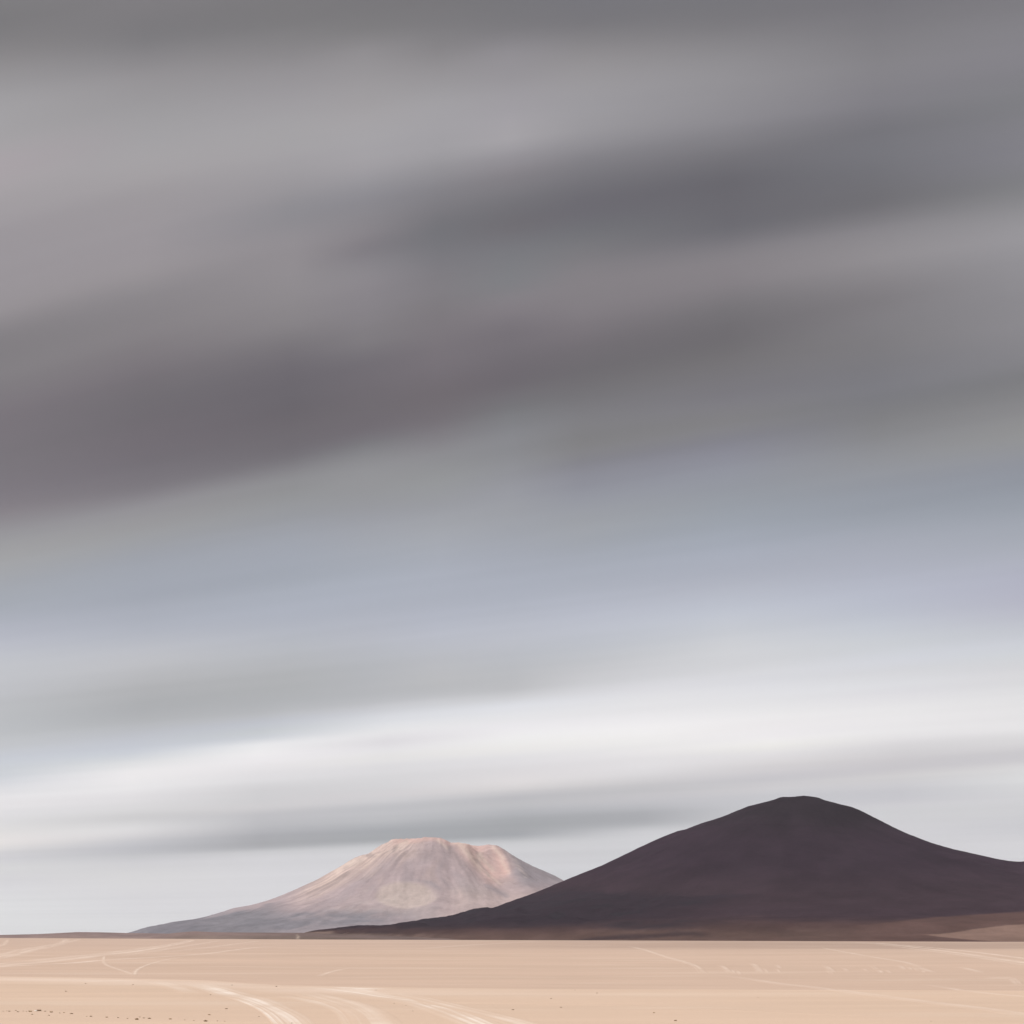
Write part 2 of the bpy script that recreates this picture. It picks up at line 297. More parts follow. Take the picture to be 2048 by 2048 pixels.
# ------------------------------------------------------------------ materials
def mat_sand(name='sand', dust=None, strength=1.0, streak=1.0):
    g = NT(name)
    pos = g.n('ShaderNodeNewGeometry').outputs['Position']
    pos = g.scale(pos, (1.0, 1.0, 0.0))
    tone = g.n('ShaderNodeAttribute', attribute_name='tone').outputs['Color']
    big = g.noise(g.scale(pos, (0.35, 1.0, 1.0)), 0.012, 4, 0.55)
    mid = g.noise(g.scale(pos, (0.25, 1.0, 1.0)), 0.09, 5, 0.6)
    fine = g.noise(pos, 1.7, 6, 0.65)
    c = g.gainc(tone, g.math('ADD', 0.86, g.math('MULTIPLY', big, 0.28)))
    c = g.gainc(c, g.math('ADD', 0.90, g.math('MULTIPLY', mid, 0.20)))
    c = g.gainc(c, g.math('ADD', 0.93, g.math('MULTIPLY', fine, 0.14)))
    # rusty gravel and pale salt dust, in drifts
    peb = g.noise(pos, 9.0, 3, 0.7)
    c = g.mix(g.math('MULTIPLY', g.rng(peb, 0.60, 0.72), g.rng(mid, 0.42, 0.62, 0.0, 0.45)), c, (0.40, 0.28, 0.205))
    salt = g.noise(g.scale(pos, (0.3, 1.0, 1.0)), 0.035, 5, 0.6)
    c = g.mix(g.rng(salt, 0.52, 0.70, 0.0, 0.35), c, (0.66, 0.53, 0.43))
    if dust:
        a = g.n('ShaderNodeAttribute', attribute_name='ruv').outputs['Vector']
        ax = g.n('ShaderNodeSeparateXYZ'); g.l(a, ax.inputs[0])
        u, v = ax.outputs[0], ax.outputs[1]
        edge = g.rng(g.math('ABSOLUTE', u), 1.0, 0.1)
        cv = g.n('ShaderNodeCombineXYZ'); g.l(g.math('MULTIPLY', u, 3.2 * streak), cv.inputs[0]); g.l(g.math('MULTIPLY', v, 0.006), cv.inputs[1]); g.l(ax.outputs[2], cv.inputs[2])
        ruts = g.rng(g.noise(cv.outputs[0], 1.5, 3, 0.5), 0.36, 0.60, 0.15, 1.0)
        patch = g.rng(g.noise(pos, 0.05, 4, 0.6), 0.30, 0.62, 0.35, 1.0)
        ends = g.n('ShaderNodeAttribute', attribute_name='fade').outputs['Fac']
        al = g.math('MULTIPLY', g.math('MULTIPLY', edge, ruts), g.math('MULTIPLY', patch, ends))
        al = g.math('MULTIPLY', al, strength, clamp=True)
        dc = g.gainc(g.mix(0.0, dust, dust), g.math('ADD', 0.94, g.math('MULTIPLY', fine, 0.12)))
        c = g.mix(al, c, dc)
    b = g.n('ShaderNodeBsdfPrincipled')
    g.l(c, b.inputs['Base Color']); b.inputs['Roughness'].default_value = 0.95; b.inputs['Specular IOR Level'].default_value = 0.1
    rip = g.n('ShaderNodeTexWave', wave_type='BANDS', bands_direction='DIAGONAL'); g.l(g.scale(pos, (1.0, 2.2, 1.0)), rip.inputs['Vector'])
    rip.inputs['Scale'].default_value = 0.9; rip.inputs['Distortion'].default_value = 6.0; rip.inputs['Detail'].default_value = 3.0
    hgt = g.math('ADD', g.math('MULTIPLY', fine, 0.10), g.math('MULTIPLY', rip.outputs['Fac'], 0.012))
    g.l(g.bump(hgt, 0.45, 1.0), b.inputs['Normal'])
    g.l(b.outputs[0], g.out.inputs['Surface'])
    return g.m

def mat_rock(name, s_fine, s_mid, amp_f, amp_m, bump, dist, stretch=(1, 1, 1)):
    g = NT(name)
    pos = g.scale(g.n('ShaderNodeNewGeometry').outputs['Position'], stretch)
    tone = g.n('ShaderNodeAttribute', attribute_name='tone').outputs['Color']
    f1 = g.noise(pos, s_fine, 6, 0.65); f2 = g.noise(pos, s_mid, 5, 0.6)
    c = g.gainc(tone, g.math('ADD', 1 - amp_f / 2, g.math('MULTIPLY', f1, amp_f)))
    c = g.gainc(c, g.math('ADD', 1 - amp_m / 2, g.math('MULTIPLY', f2, amp_m)))
    b = g.n('ShaderNodeBsdfDiffuse'); b.inputs['Roughness'].default_value = 0.6
    g.l(c, b.inputs['Color'])
    g.l(g.bump(f1, bump, dist), b.inputs['Normal'])
    g.l(b.outputs[0], g.out.inputs['Surface'])
    return g.m

def mat_plain(name, col, var=0.3, scale=8.0):
    g = NT(name)
    pos = g.n('ShaderNodeNewGeometry').outputs['Position']
    f = g.noise(pos, scale, 4, 0.6)
    c = g.gainc(g.mix(0.0, col, col), g.math('ADD', 1 - var / 2, g.math('MULTIPLY', f, var)))
    b = g.n('ShaderNodeBsdfDiffuse'); g.l(c, b.inputs['Color']); g.l(b.outputs[0], g.out.inputs['Surface'])
    return g.m

M_SAND = mat_sand()
M_TRACK = mat_sand('track_dust', (0.755, 0.650, 0.565), 1.0)
M_FARPALE = mat_sand('track_far', (0.71, 0.58, 0.49), 0.95)
M_FAINT = mat_sand('track_faint', (0.72, 0.595, 0.50), 0.75)
M_GHOST = mat_sand('track_ghost', (0.69, 0.56, 0.47), 0.65)
M_SHADE = mat_sand('rut_shade', (0.49, 0.36, 0.275), 0.3, 0.6)

# ------------------------------------------------------------------ the plain
def line_px(pts):
    xp = np.array([p[0] for p in pts], float); yp = np.array([p[1] for p in pts], float)
    return lambda px: np.interp(px, xp, yp)
terr_line = line_px([(-600, 1948), (0, 1953), (200, 1957), (420, 1962), (560, 1971), (700, 1974), (1200, 1979), (2048, 1983), (2600, 1985)])
crest_line = line_px([(-600, 1874.5), (0, 1876), (600, 1879), (1200, 1881), (2048, 1884), (2600, 1885.5)])

def ground_z(x, y):
    x = np.asarray(x, float); y = np.asarray(y, float)
    r = np.hypot(x, y)
    front = smooth(-0.2, 0.6, y / np.maximum(r, 1e-3))
    px = CX + FPX * np.clip(x / np.maximum(np.abs(y), 1e-3), -0.6, 0.6)
    rr = np.where(y > 0, y, r)
    dt = CAMZ * FPX / (terr_line(px) - EYE) + 5.0 * fbm(x / 40, y / 90, 3, 5)
    z = -1.15 * smooth(dt, dt + 34, rr) * front
    z = z + 0.10 * fbm(x / 60, y / 60, 3, 3) * smooth(90, 200, r) * smooth(900, 500, r)
    z = z + 0.28 * smooth(0, 1, vnoise(x / 260, y / 160, 8)) * smooth(400, 800, r) * smooth(1600, 1200, r)
    dc = 9.65 * FPX / (crest_line(px) - EYE)
    over = np.maximum(rr - dc, 0)
    z = z - np.minimum(over * 0.012 * smooth(0, 250, over), 20 + 45 * smooth(4000, 12000, r))
    z = z + 6.9 * (1 - smooth(4, 110, r))           # the knoll the picture is taken from
    return z

ang = np.concatenate([np.arange(-28, 28.01, 0.2), np.arange(33, 328, 5.0), [332.0]])
rad = np.concatenate([[0.5], np.geomspace(4, 100, 18), np.geomspace(104, 420, 230), np.geomspace(426, 4500, 210), np.geomspace(4700, 30000, 40)])
AA, RR = np.meshgrid(R(1) * ang, rad, indexing='ij')
GX, GY = RR * np.sin(AA), RR * np.cos(AA)
GZ = ground_z(GX, GY)
def sand_tone(x, y):
    r = np.hypot(x, y)
    gp = CX + FPX * np.clip(x / np.maximum(np.abs(y), 1e-3), -0.6, 0.6)
    d = np.where(y > 0, y, r) - CAMZ * FPX / (terr_line(gp) - EYE)
    near_w = (1 - smooth(-8, 26, d))[..., None]
    c_near = np.array([0.586, 0.434, 0.330]); c_mid = np.array([0.532, 0.389, 0.303]); c_far = np.array([0.506, 0.371, 0.296])
    wf = smooth(500, 1500, r)[..., None]
    tone = c_mid * (1 - wf) + c_far * wf
    # cloud shadow by the far right shore, painted into the sand tone
    cloud_shade = (smooth(880, 1180, r) * smooth(600, 1500, gp) * (0.85 + 0.3 * fbm(x / 300, y / 300, 3, 11)))[..., None]
    cloud_shade = np.clip(cloud_shade, 0, 1) * 0.85
    tone = tone * (1 - cloud_shade) + np.array([0.375, 0.272, 0.218]) * cloud_shade
    tone = tone * (1 - near_w) + c_near * near_w
    # paler lip along the edge of the terrace
    lip = np.exp(-((d + 16) / 16.0) ** 2) * (0.6 + 0.5 * fbm(x / 50, y / 50, 3, 21))
    lip = np.clip(lip * smooth(1500, 500, gp), 0, 1)[..., None]
    return tone * (1 - lip * 0.75) + np.array([0.69, 0.56, 0.475]) * lip * 0.75
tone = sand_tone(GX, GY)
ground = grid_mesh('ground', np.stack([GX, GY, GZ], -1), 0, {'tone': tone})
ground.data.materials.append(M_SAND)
tag(ground, 'wide flat plain of pale pinkish tan sand', 'ground', kind='structure')

gv = [tuple(v) for v in np.stack([GX, GY, GZ], -1).reshape(-1, 3)]
bvh = BVHTree.FromPolygons(gv, [tuple(p.vertices) for p in ground.data.polygons])
CAMV = Vector((0, 0, CAMZ))

def ground_hit(px, py):
    d = Vector(((px - CX) / FPX, 1.0, (EYE - py) / FPX)).normalized()
    h = bvh.ray_cast(CAMV, d)
    if h[0] is None or h[0].y > 6000: return None
    return h[0]

def drop(x, y):
    h = bvh.ray_cast(Vector((x, y, 500)), Vector((0, 0, -1)))
    return h[0].z if h[0] is not None else 0.0

# ------------------------------------------------------------------ terrain shapes
def radial_hill(D, cpx, prof, base, xr, yr, step_x, step_y):
    """a hill turned about its summit from the left and right outline read off the photograph"""
    px = np.array([p[0] for p in prof], float); py = np.array([p[1] for p in prof], float)
    hx = (px - cpx) / FPX * D; hz = CAMZ + (EYE - py) / FPX * D
    xc = (cpx - CX) / FPX * D
    gx = np.arange(xr[0], xr[1] + 1, step_x); gy = np.arange(yr[0], yr[1] + 1, step_y)
    GXX, GYY = np.meshgrid(gx, gy, indexing='ij')
    dx, dy = GXX - xc, GYY - D
    r = np.hypot(dx, dy)
    th = np.arctan2(dy, dx)
    w = 0.5 + 0.5 * np.cos(th)
    w = w * w * (3 - 2 * w)
    zr = np.interp(r, hx, hz); zl = np.interp(-r, hx, hz)
    z = zl * (1 - w) + zr * w
    return GXX, GYY, z, r, th

def fit_outline(x, y, z, base, target, sm=6):
    """scale heights a little so that the hill's outline meets the photographed skyline"""
    px, py = project(x, y, z)
    cols = np.arange(px.min(), px.max(), 4.0)
    b = np.clip(((px - cols[0]) / 4).astype(int), 0, len(cols) - 1)
    el = (z - CAMZ) / y
    top = np.full(len(cols), -1.0); np.maximum.at(top, b.ravel(), el.ravel())
    tgt = (EYE - target(cols + 2)) / FPX
    off = 0.012
    ratio = np.clip((tgt + off) / np.maximum(top + off, 1e-4), 0.7, 1.4)
    k = np.ones(sm) / sm
    ratio = np.convolve(np.pad(ratio, sm, mode='edge'), k, mode='same')[sm:-sm]
    f = np.interp(px, cols + 2, ratio)
    zb = CAMZ - off * y
    return zb + (z - zb) * f

# ---- pale volcano, far away
FAR_D = 18000.0
far_prof = [(-200, 1890), (150, 1878), (255, 1866), (270, 1861), (290, 1854.5), (326, 1848), (342, 1844), (388, 1838), (407, 1834), (432, 1827), (447, 1822.5), (466, 1816), (497, 1811), (528, 1803), (559, 1792), (587, 1780), (600, 1774), (631, 1760), (656, 1746), (681, 1732), (705.6, 1717), (718, 1711.6), (735, 1707.6), (761.5, 1690), (775.5, 1683.7), (783, 1678), (805, 1678), (839, 1676), (848.5, 1673.4), (879.5, 1674.7), (889, 1679), (900, 1685), (913.7, 1684), (932, 1686), (944.7, 1691), (957, 1692), (972.7, 1689), (994, 1691), (1007, 1698), (1028.6, 1712), (1050, 1724), (1066, 1732), (1091, 1743), (1112, 1752), (1128, 1761), (1200, 1792), (1300, 1828), (1420, 1856), (1600, 1880), (2000, 1895)]
far_line = line_px(far_prof)
s = FAR_D / FPX
x, y, z, r, th = radial_hill(FAR_D, 872, far_prof, -60, ((150 - CX) * s, (1450 - CX) * s), (FAR_D - 4600, FAR_D + 2600), 15.0, 17.0)
hh = np.clip((z + 60) / 1150.0, 0, 1)
px, py = project(x, y, z)
# radial gullies and spurs
wob = fbm(x / 700, y / 700, 3, 40)
gul = fbm(th * 6.0 + wob * 0.3, r / 2600, 4, 41, 0.55, True)
z = z + gul * 11 * smooth(0.03, 0.35, hh) * smooth(150, 700, r)
gul2 = fbm(th * 24.0 + wob * 0.8, r / 1500, 3, 47, 0.5, True)
z = z + gul2 * 4 * smooth(0.05, 0.4, hh) * smooth(250, 800, r)
z = z + fbm(x / 240, y / 240, 5, 43) * (9 + 10 * smooth(0.5, 0.1, hh))
# the breach between the two summits, running down towards the plain
bx = (952 - CX) * s + np.clip(FAR_D - y, 0, 4000) * 0.16
bd = smooth(-200, 300, FAR_D - y) * smooth(2200, 700, FAR_D - y)
z = z - 95 * bd * np.exp(-((x - bx) / 190) ** 2)
rx = (1000 - CX) * s + np.clip(FAR_D - y, 0, 4000) * 0.22
z = z + 42 * bd * np.exp(-((x - rx) / 130) ** 2)
# front spur under the main summit
z = z + 60 * smooth(-100, 500, FAR_D - y) * smooth(2600, 900, FAR_D - y) * np.exp(-((x - (840 - CX) * s) / 330) ** 2)
# old lava shelf at the lower left
shelf = smooth(560, 300, px) * smooth(1815, 1850, py)
z = z + 22 * shelf * (0.6 + 0.6 * fbm(x / 350, y / 350, 4, 44, ridged=True))
# round pale pan on the lower slope
px, py = project(x, y, z)
wx = px + 7 * fbm(x / 300, y / 300, 3, 51); wy = py + 4 * fbm(x / 260, y / 260, 3, 52)
e = np.hypot((wx - 812) / 60, (wy - 1789) / 27)
z = z - 12 * smooth(1.05, 0.5, e) + 6 * np.exp(-((e - 1.1) / 0.2) ** 2)
z = z + fbm(x / 75, y / 75, 4, 48, 0.6, True) * 9 * smooth(0.62, 0.9, hh)
z = fit_outline(x, y, z, -60, far_line, 2)
px, py = project(x, y, z)
n1 = fbm(x / 420, y / 420, 5, 60); n2 = fbm(x / 150, y / 150, 4, 61)
ns = fbm(th * 11 + wob * 1.0, r / 900, 4, 62)                 # drawn out downslope
ns2 = fbm(th * 40 + wob * 2, r / 500, 3, 63)
wx = px + 10 * n1 + 4 * n2; wy = py + 6 * n1 + 3 * n2
def blend(t, c, w):
    w = np.clip(w, 0, 1)[..., None]
    return t * (1 - w) + np.array(c) * w
def seg(ax, ay, bx_, by_, w, qx=None, qy=None):
    qx = wx if qx is None else qx; qy = wy if qy is None else qy
    vx, vy = bx_ - ax, by_ - ay; L2 = vx * vx + vy * vy
    t = np.clip(((qx - ax) * vx + (qy - ay) * vy) / L2, 0, 1)
    d = np.hypot(qx - ax - t * vx, qy - ay - t * vy)
    return np.exp(-(d / w) ** 2)
A_MAUVE = (0.362, 0.286, 0.290); A_GREY = (0.232, 0.208, 0.226); A_TAN = (0.495, 0.378, 0.335); A_PINK = (0.54, 0.365, 0.325); A_PALE = (0.405, 0.335, 0.318); A_CREAM = (0.60, 0.485, 0.42); A_DARK = (0.21, 0.17, 0.17)
t = np.ones(px.shape + (3,)) * np.array(A_MAUVE)
t = blend(t, A_PALE, 0.5 * smooth(-0.1, 0.5, n1) * smooth(1730, 1790, py) * smooth(600, 720, px))
t = blend(t, A_GREY, 0.20 * smooth(0.0, 0.45, ns) * smooth(1690, 1720, py))
t = blend(t, A_TAN, 0.24 * smooth(0.05, 0.5, -ns) * smooth(1800, 1740, py))
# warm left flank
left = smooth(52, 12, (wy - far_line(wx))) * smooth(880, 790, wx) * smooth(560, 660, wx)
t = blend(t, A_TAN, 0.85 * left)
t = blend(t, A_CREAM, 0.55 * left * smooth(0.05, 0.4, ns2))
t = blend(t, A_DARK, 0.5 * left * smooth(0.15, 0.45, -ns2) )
t = blend(t, A_PINK, 0.7 * smooth(16, 3, wy - far_line(wx)) * smooth(770, 800, wx) * smooth(1000, 960, wx))
t = blend(t, A_CREAM, 0.6 * seg(795, 1695, 812, 1682, 4) + 0.5 * seg(878, 1681, 900, 1700, 3) + 0.5 * seg(912, 1688, 940, 1690, 5))
t = blend(t, A_DARK, 0.5 * seg(788, 1702, 796, 1694, 3) + 0.5 * seg(738, 1714, 750, 1713, 3) + 0.45 * seg(690, 1738, 725, 1722, 3))
# rose and cream breach
t = blend(t, A_PINK, 0.8 * seg(940, 1700, 985, 1750, 22) + 0.8 * seg(990, 1700, 1012, 1742, 12))
t = blend(t, A_CREAM, 0.6 * seg(925, 1690, 960, 1735, 7) + 0.55 * seg(962, 1712, 985, 1740, 4) + 0.6 * seg(985, 1694, 1003, 1715, 4))
t = blend(t, A_GREY, 0.75 * smooth(1000, 1030, wx + (1700 - wy) * 0.35) * smooth(1790, 1755, wy))
t = blend(t, A_DARK, 0.45 * seg(958, 1722, 978, 1752, 3) + 0.4 * seg(1006, 1702, 1024, 1740, 3) + 0.35 * seg(905, 1700, 925, 1732, 5))
t = blend(t, A_CREAM, 0.5 * seg(958, 1706, 962, 1722, 4) + 0.4 * seg(1000, 1720, 1020, 1748, 3) + 0.4 * seg(970, 1745, 1000, 1768, 3))
t = blend(t, A_CREAM, 0.5 * seg(672, 1743, 712, 1723, 4) + 0.45 * seg(700, 1734, 728, 1720, 2.5))
t = blend(t, A_PALE, 0.6 * seg(1022, 1715, 1050, 1752, 4) * smooth(-0.2, 0.3, ns2 + 0.2))
t = blend(t, A_TAN, 0.3 * smooth(1770, 1795, wy) * smooth(860, 930, wx) * smooth(1150, 1050, wx))
t = blend(t, A_GREY, 0.5 * seg(975, 1772, 1010, 1790, 5))
# grey lower left, lava shelf
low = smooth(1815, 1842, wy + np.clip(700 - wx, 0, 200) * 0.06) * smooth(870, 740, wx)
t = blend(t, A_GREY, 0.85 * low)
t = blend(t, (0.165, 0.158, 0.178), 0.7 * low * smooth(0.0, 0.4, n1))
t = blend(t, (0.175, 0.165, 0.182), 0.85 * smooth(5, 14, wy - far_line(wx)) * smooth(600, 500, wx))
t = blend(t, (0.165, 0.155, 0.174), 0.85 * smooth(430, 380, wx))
# pan
e = np.hypot((px + 4 * n2 - 812) / 58, (py + 2 * n2 - 1789) / 26)
t = blend(t, (0.465, 0.382, 0.34), 0.72 * smooth(1.12, 0.75, e + 0.12 * n1))
t = blend(t, (0.53, 0.435, 0.385), 0.5 * np.exp(-((e - 0.98) / 0.12) ** 2) * smooth(1780, 1800, py))
t = blend(t, A_GREY, 0.5 * np.exp(-((e - 1.22) / 0.14) ** 2) * smooth(1785, 1770, py) * smooth(-0.4, 0.3, n1))
t = t * (1 + 0.15 * n2 + 0.07 * ns2)[..., None]
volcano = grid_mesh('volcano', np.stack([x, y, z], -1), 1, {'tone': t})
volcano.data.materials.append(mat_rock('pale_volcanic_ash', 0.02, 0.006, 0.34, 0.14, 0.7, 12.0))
tag(volcano, 'pale mauve and tan volcano with a broken double summit, far behind the dark hill', 'mountain', kind='structure')

# ---- dark cone on the right
HILL_D = 8000.0
hill_prof = [(300, 1893), (560, 1880), (600, 1868), (609, 1865), (615.5, 1863), (631, 1860), (656, 1857.6), (693, 1853), (724, 1850), (755, 1851), (780, 1849), (817, 1843), (848, 1838), (879.5, 1834), (907.5, 1829.6), (929, 1822.5), (951, 1817), (966.5, 1815), (983.5, 1815.6), (1004, 1809), (1035, 1798), (1060, 1789), (1097, 1774), (1128, 1761), (1159, 1748), (1200, 1732), (1244, 1711), (1288, 1690), (1318.5, 1676), (1351, 1663), (1369, 1659), (1397.5, 1648), (1441, 1634.6), (1492, 1613.5), (1529, 1604), (1551, 1598), (1561, 1594), (1582, 1594), (1606, 1591), (1637, 1595), (1648, 1599.5), (1683, 1609), (1705, 1614), (1720, 1620), (1749, 1634.6), (1784, 1652.6), (1814, 1666.6), (1863, 1685.5), (1902, 1697), (1946, 1707), (1990, 1718), (2016, 1724), (2048, 1735), (2200, 1775), (2500, 1835), (2850, 1876), (3300, 1900)]
hill_sky = line_px([p for p in hill_prof if p[0] < 1990] + [(1990, 1716.7), (2016, 1721.5), (2039, 1723), (2048, 1721.5), (2090, 1709), (2200, 1676), (2330, 1645), (2480, 1680), (2700, 1760), (3000, 1860)])
s = HILL_D / FPX
x, y, z, r, th = radial_hill(HILL_D, 1603, hill_prof, -30, ((430 - CX) * s, (2900 - CX) * s), (HILL_D - 3100, HILL_D + 2200), 12.0, 13.0)
# neighbouring cone whose foot closes the saddle at the frame's right edge
d2 = np.hypot(x - (2330 - CX) * s, (y - HILL_D - 150) * 0.9)
z2 = CAMZ + (EYE - 1645) / FPX * HILL_D - 20 - d2 * 0.30 + 60 * np.exp(-(d2 / 250) ** 2) * 0
kk = 18.0
z = np.where(z2 > -400, np.logaddexp(z / kk, z2 / kk) * kk, z)
wob = fbm(x / 500, y / 500, 3, 80)
hh = np.clip((z + 30) / 720, 0, 1)
gul = fbm(th * 8 + wob * 0.7, r / 1900, 4, 81, 0.5, True)
z = z + gul * 4 * smooth(0.03, 0.3, hh) * smooth(120, 500, r)
px, py = project(x, y, z)
lava = smooth(1680, 1150, px + 260 * wob) * smooth(1770, 1800, py) * smooth(1868, 1842, py + 5 * wob)
z = z + fbm(x / 110, y / 110, 5, 82) * (2.2 + 7.0 * lava) + fbm(x / 30, y / 30, 3, 84) * 0.9
z = z + 16 * lava * smooth(-0.1, 0.25, fbm(x / 260, y / 400, 3, 83))
z = fit_outline(x, y, z, -30, hill_sky, 4)
px, py = project(x, y, z)
n1 = fbm(x / 320, y / 320, 5, 90); n2 = fbm(x / 90, y / 90, 4, 91)
ns = fbm(th * 16 + wob * 2, r / 1200, 4, 92); ns2 = fbm(th * 50 + wob * 3, r / 700, 3, 93)
wx = px + 14 * n1 + 4 * n2; wy = py + 7 * n1 + 2.5 * n2
B_TOP = (0.0245, 0.0180, 0.0225); B_MID = (0.0335, 0.0222, 0.0305); B_LAVA = (0.0275, 0.0212, 0.0275); B_BROWN = (0.079, 0.050, 0.043); B_FOOT = (0.098, 0.066, 0.053); B_FAN = (0.195, 0.134, 0.104); B_RUST = (0.092, 0.058, 0.049)
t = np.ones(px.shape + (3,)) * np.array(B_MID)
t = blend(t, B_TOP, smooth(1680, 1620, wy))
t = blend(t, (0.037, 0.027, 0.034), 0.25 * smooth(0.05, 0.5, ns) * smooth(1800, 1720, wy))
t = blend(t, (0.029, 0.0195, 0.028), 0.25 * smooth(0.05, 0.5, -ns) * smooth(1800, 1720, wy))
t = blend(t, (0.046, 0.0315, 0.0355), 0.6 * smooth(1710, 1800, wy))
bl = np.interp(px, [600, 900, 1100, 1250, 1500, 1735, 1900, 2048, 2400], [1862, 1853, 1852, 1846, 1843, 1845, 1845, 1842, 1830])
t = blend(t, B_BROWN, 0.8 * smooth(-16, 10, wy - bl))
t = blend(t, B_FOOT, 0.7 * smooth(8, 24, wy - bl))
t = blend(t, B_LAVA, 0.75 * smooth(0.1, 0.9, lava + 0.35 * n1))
t = blend(t, (0.022, 0.020, 0.024), 0.55 * smooth(0.4, 0.8, lava) * smooth(0.0, 0.35, n2 + 0.5 * n1))
# long darker shelf lines across the lower slope
shelf = np.abs(((wy - 1740) + (wx - 1600) * 0.045) % 34 - 17)
t = blend(t, (0.027, 0.020, 0.025), 0.6 * smooth(7, 1, shelf) * smooth(1745, 1790, wy) * smooth(-0.1, 0.3, fbm(x / 500, y / 500, 3, 95)))
# russet apron and paler fan on the right
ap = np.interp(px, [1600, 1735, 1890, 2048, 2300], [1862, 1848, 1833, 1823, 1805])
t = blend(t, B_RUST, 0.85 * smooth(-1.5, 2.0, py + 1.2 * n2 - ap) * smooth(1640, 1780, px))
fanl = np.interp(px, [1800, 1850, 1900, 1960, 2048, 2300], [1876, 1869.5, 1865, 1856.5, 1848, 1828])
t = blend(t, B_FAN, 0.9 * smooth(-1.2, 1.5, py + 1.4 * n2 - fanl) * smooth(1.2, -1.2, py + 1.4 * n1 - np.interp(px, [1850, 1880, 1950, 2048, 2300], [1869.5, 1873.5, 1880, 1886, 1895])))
t = blend(t, (0.21, 0.155, 0.12), 0.05 * smooth(0.25, 0.6, n2) * smooth(1848, 1860, py) * smooth(1000, 1200, px))
# pale olive foreland patches by the left tip
t = blend(t, (0.165, 0.125, 0.10), 0.8 * smooth(1862, 1867, wy - 0 * n1) * smooth(980, 620, wx))
t = blend(t, (0.23, 0.17, 0.14), 0.6 * smooth(0.1, 0.5, fbm(x / 120, y / 60, 4, 97)) * smooth(1862, 1868, py) * smooth(1000, 640, px))
t = t * (1 + 0.16 * n2 + 0.04 * ns2)[..., None] * (1 + 0.20 * n1)[..., None] * np.array([0.95, 0.89, 0.94])
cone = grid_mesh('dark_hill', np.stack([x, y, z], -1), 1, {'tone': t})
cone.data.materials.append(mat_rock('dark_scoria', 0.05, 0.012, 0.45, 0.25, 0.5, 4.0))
tag(cone, 'dark purplish brown volcanic cone filling the right of the skyline', 'hill', kind='structure')

# ---- low brown rises at the foot of the volcano
def low_rise(name, D, prof, depth, cols, label, seed, trail=(), dim=(0, 0, 1)):
    line = line_px(prof)
    s = D / FPX
    gx = np.arange((prof[0][0] - CX) * s, (prof[-1][0] - CX) * s, 5.0)
    gy = np.arange(D - depth, D + depth, 12.0)
    x, y = np.meshgrid(gx, gy, indexing='ij')
    top = CAMZ + (EYE - line(CX + FPX * x / D)) / FPX * D
    f = 1 - smooth(0, 1, np.abs(y - D) / depth)
    z = -45 + (top + 45) * f + fbm(x / 120, y / 120, 4, seed) * 1.2
    z = fit_outline(x, y, z, -45, line, 5)
    px, py = project(x, y, z)
    n1 = fbm(x / 300, y / 160, 4, seed + 2); n2 = fbm(x / 80, y / 80, 4, seed + 3)
    t = np.ones(px.shape + (3,)) * np.array(cols[0])
    w = np.clip(smooth(-0.2, 0.4, n1), 0, 1)[..., None] * 0.6
    t = t * (1 - w) + np.array(cols[1]) * w
    w = smooth(line(px) + 4, line(px) + 11, py + 2 * n2)[..., None] * 0.7
    t = t * (1 - w) + np.array(cols[2]) * w
    t = t * (1 - 0.36 * dim[0] * smooth(dim[1], dim[2], px))[..., None]
    for (ax, ay, bx_, by_) in trail:
        vx, vy = bx_ - ax, by_ - ay
        k = np.clip(((px - ax) * vx + (py - ay) * vy) / (vx * vx + vy * vy), 0, 1)
        w = (0.5 * np.exp(-(np.hypot(px - ax - k * vx, py - ay - k * vy) / 1.7) ** 2))[..., None]
        t = t * (1 - w) + np.array((0.36, 0.29, 0.24)) * w
    t = t * (1 + 0.2 * n2)[..., None]
    ob = grid_mesh(name, np.stack([x, y, z], -1), 1, {'tone': t})
    ob.data.materials.append(mat_rock(name + '_gravel', 0.06, 0.015, 0.35, 0.2, 0.4, 3.0))
    tag(ob, label, 'hill', kind='structure')
    return ob
low_rise('far_rise', 6400.0, [(-900, 1874), (-300, 1871), (0, 1869.8), (78, 1868), (155, 1864), (202, 1864.5), (255, 1866), (330, 1867), (420, 1868), (520, 1872), (640, 1880), (760, 1892)], 900,
         [(0.235, 0.172, 0.16), (0.205, 0.152, 0.148), (0.28, 0.205, 0.18)], 'low mauve brown rise along the plain at the far left', 120)
low_rise('near_rise', 5200.0, [(230, 1890), (326, 1869), (350, 1865.5), (388, 1862.5), (435, 1864.5), (497, 1865), (600, 1865.5), (680, 1868), (780, 1872), (900, 1877), (1010, 1890)], 700,
         [(0.225, 0.163, 0.150), (0.195, 0.145, 0.135), (0.200, 0.152, 0.128)], 'low darker brown rise between the volcano and the sand', 140, [(594, 1870, 597, 1873.5), (597, 1873.5, 594.5, 1876), (594.5, 1876, 598, 1879)], (1, 380, 640))

# ------------------------------------------------------------------ vehicle tracks across the sand
def bezier_pts(pts, n):
    P = [np.array(p, float) for p in pts]
    P = [2 * P[0] - P[1]] + P + [2 * P[-1] - P[-2]]
    out = []
    for i in range(1, len(P) - 2):
        p0, p1, p2, p3 = P[i - 1:i + 3]
        for k in range(n):
            t = k / n
            out.append(0.5 * (2 * p1 + (p2 - p0) * t + (2 * p0 - 5 * p1 + 4 * p2 - p3) * t * t + (3 * p1 - p0 - 3 * p2 + p3) * t ** 3))
    out.append(P[-2])
    return out

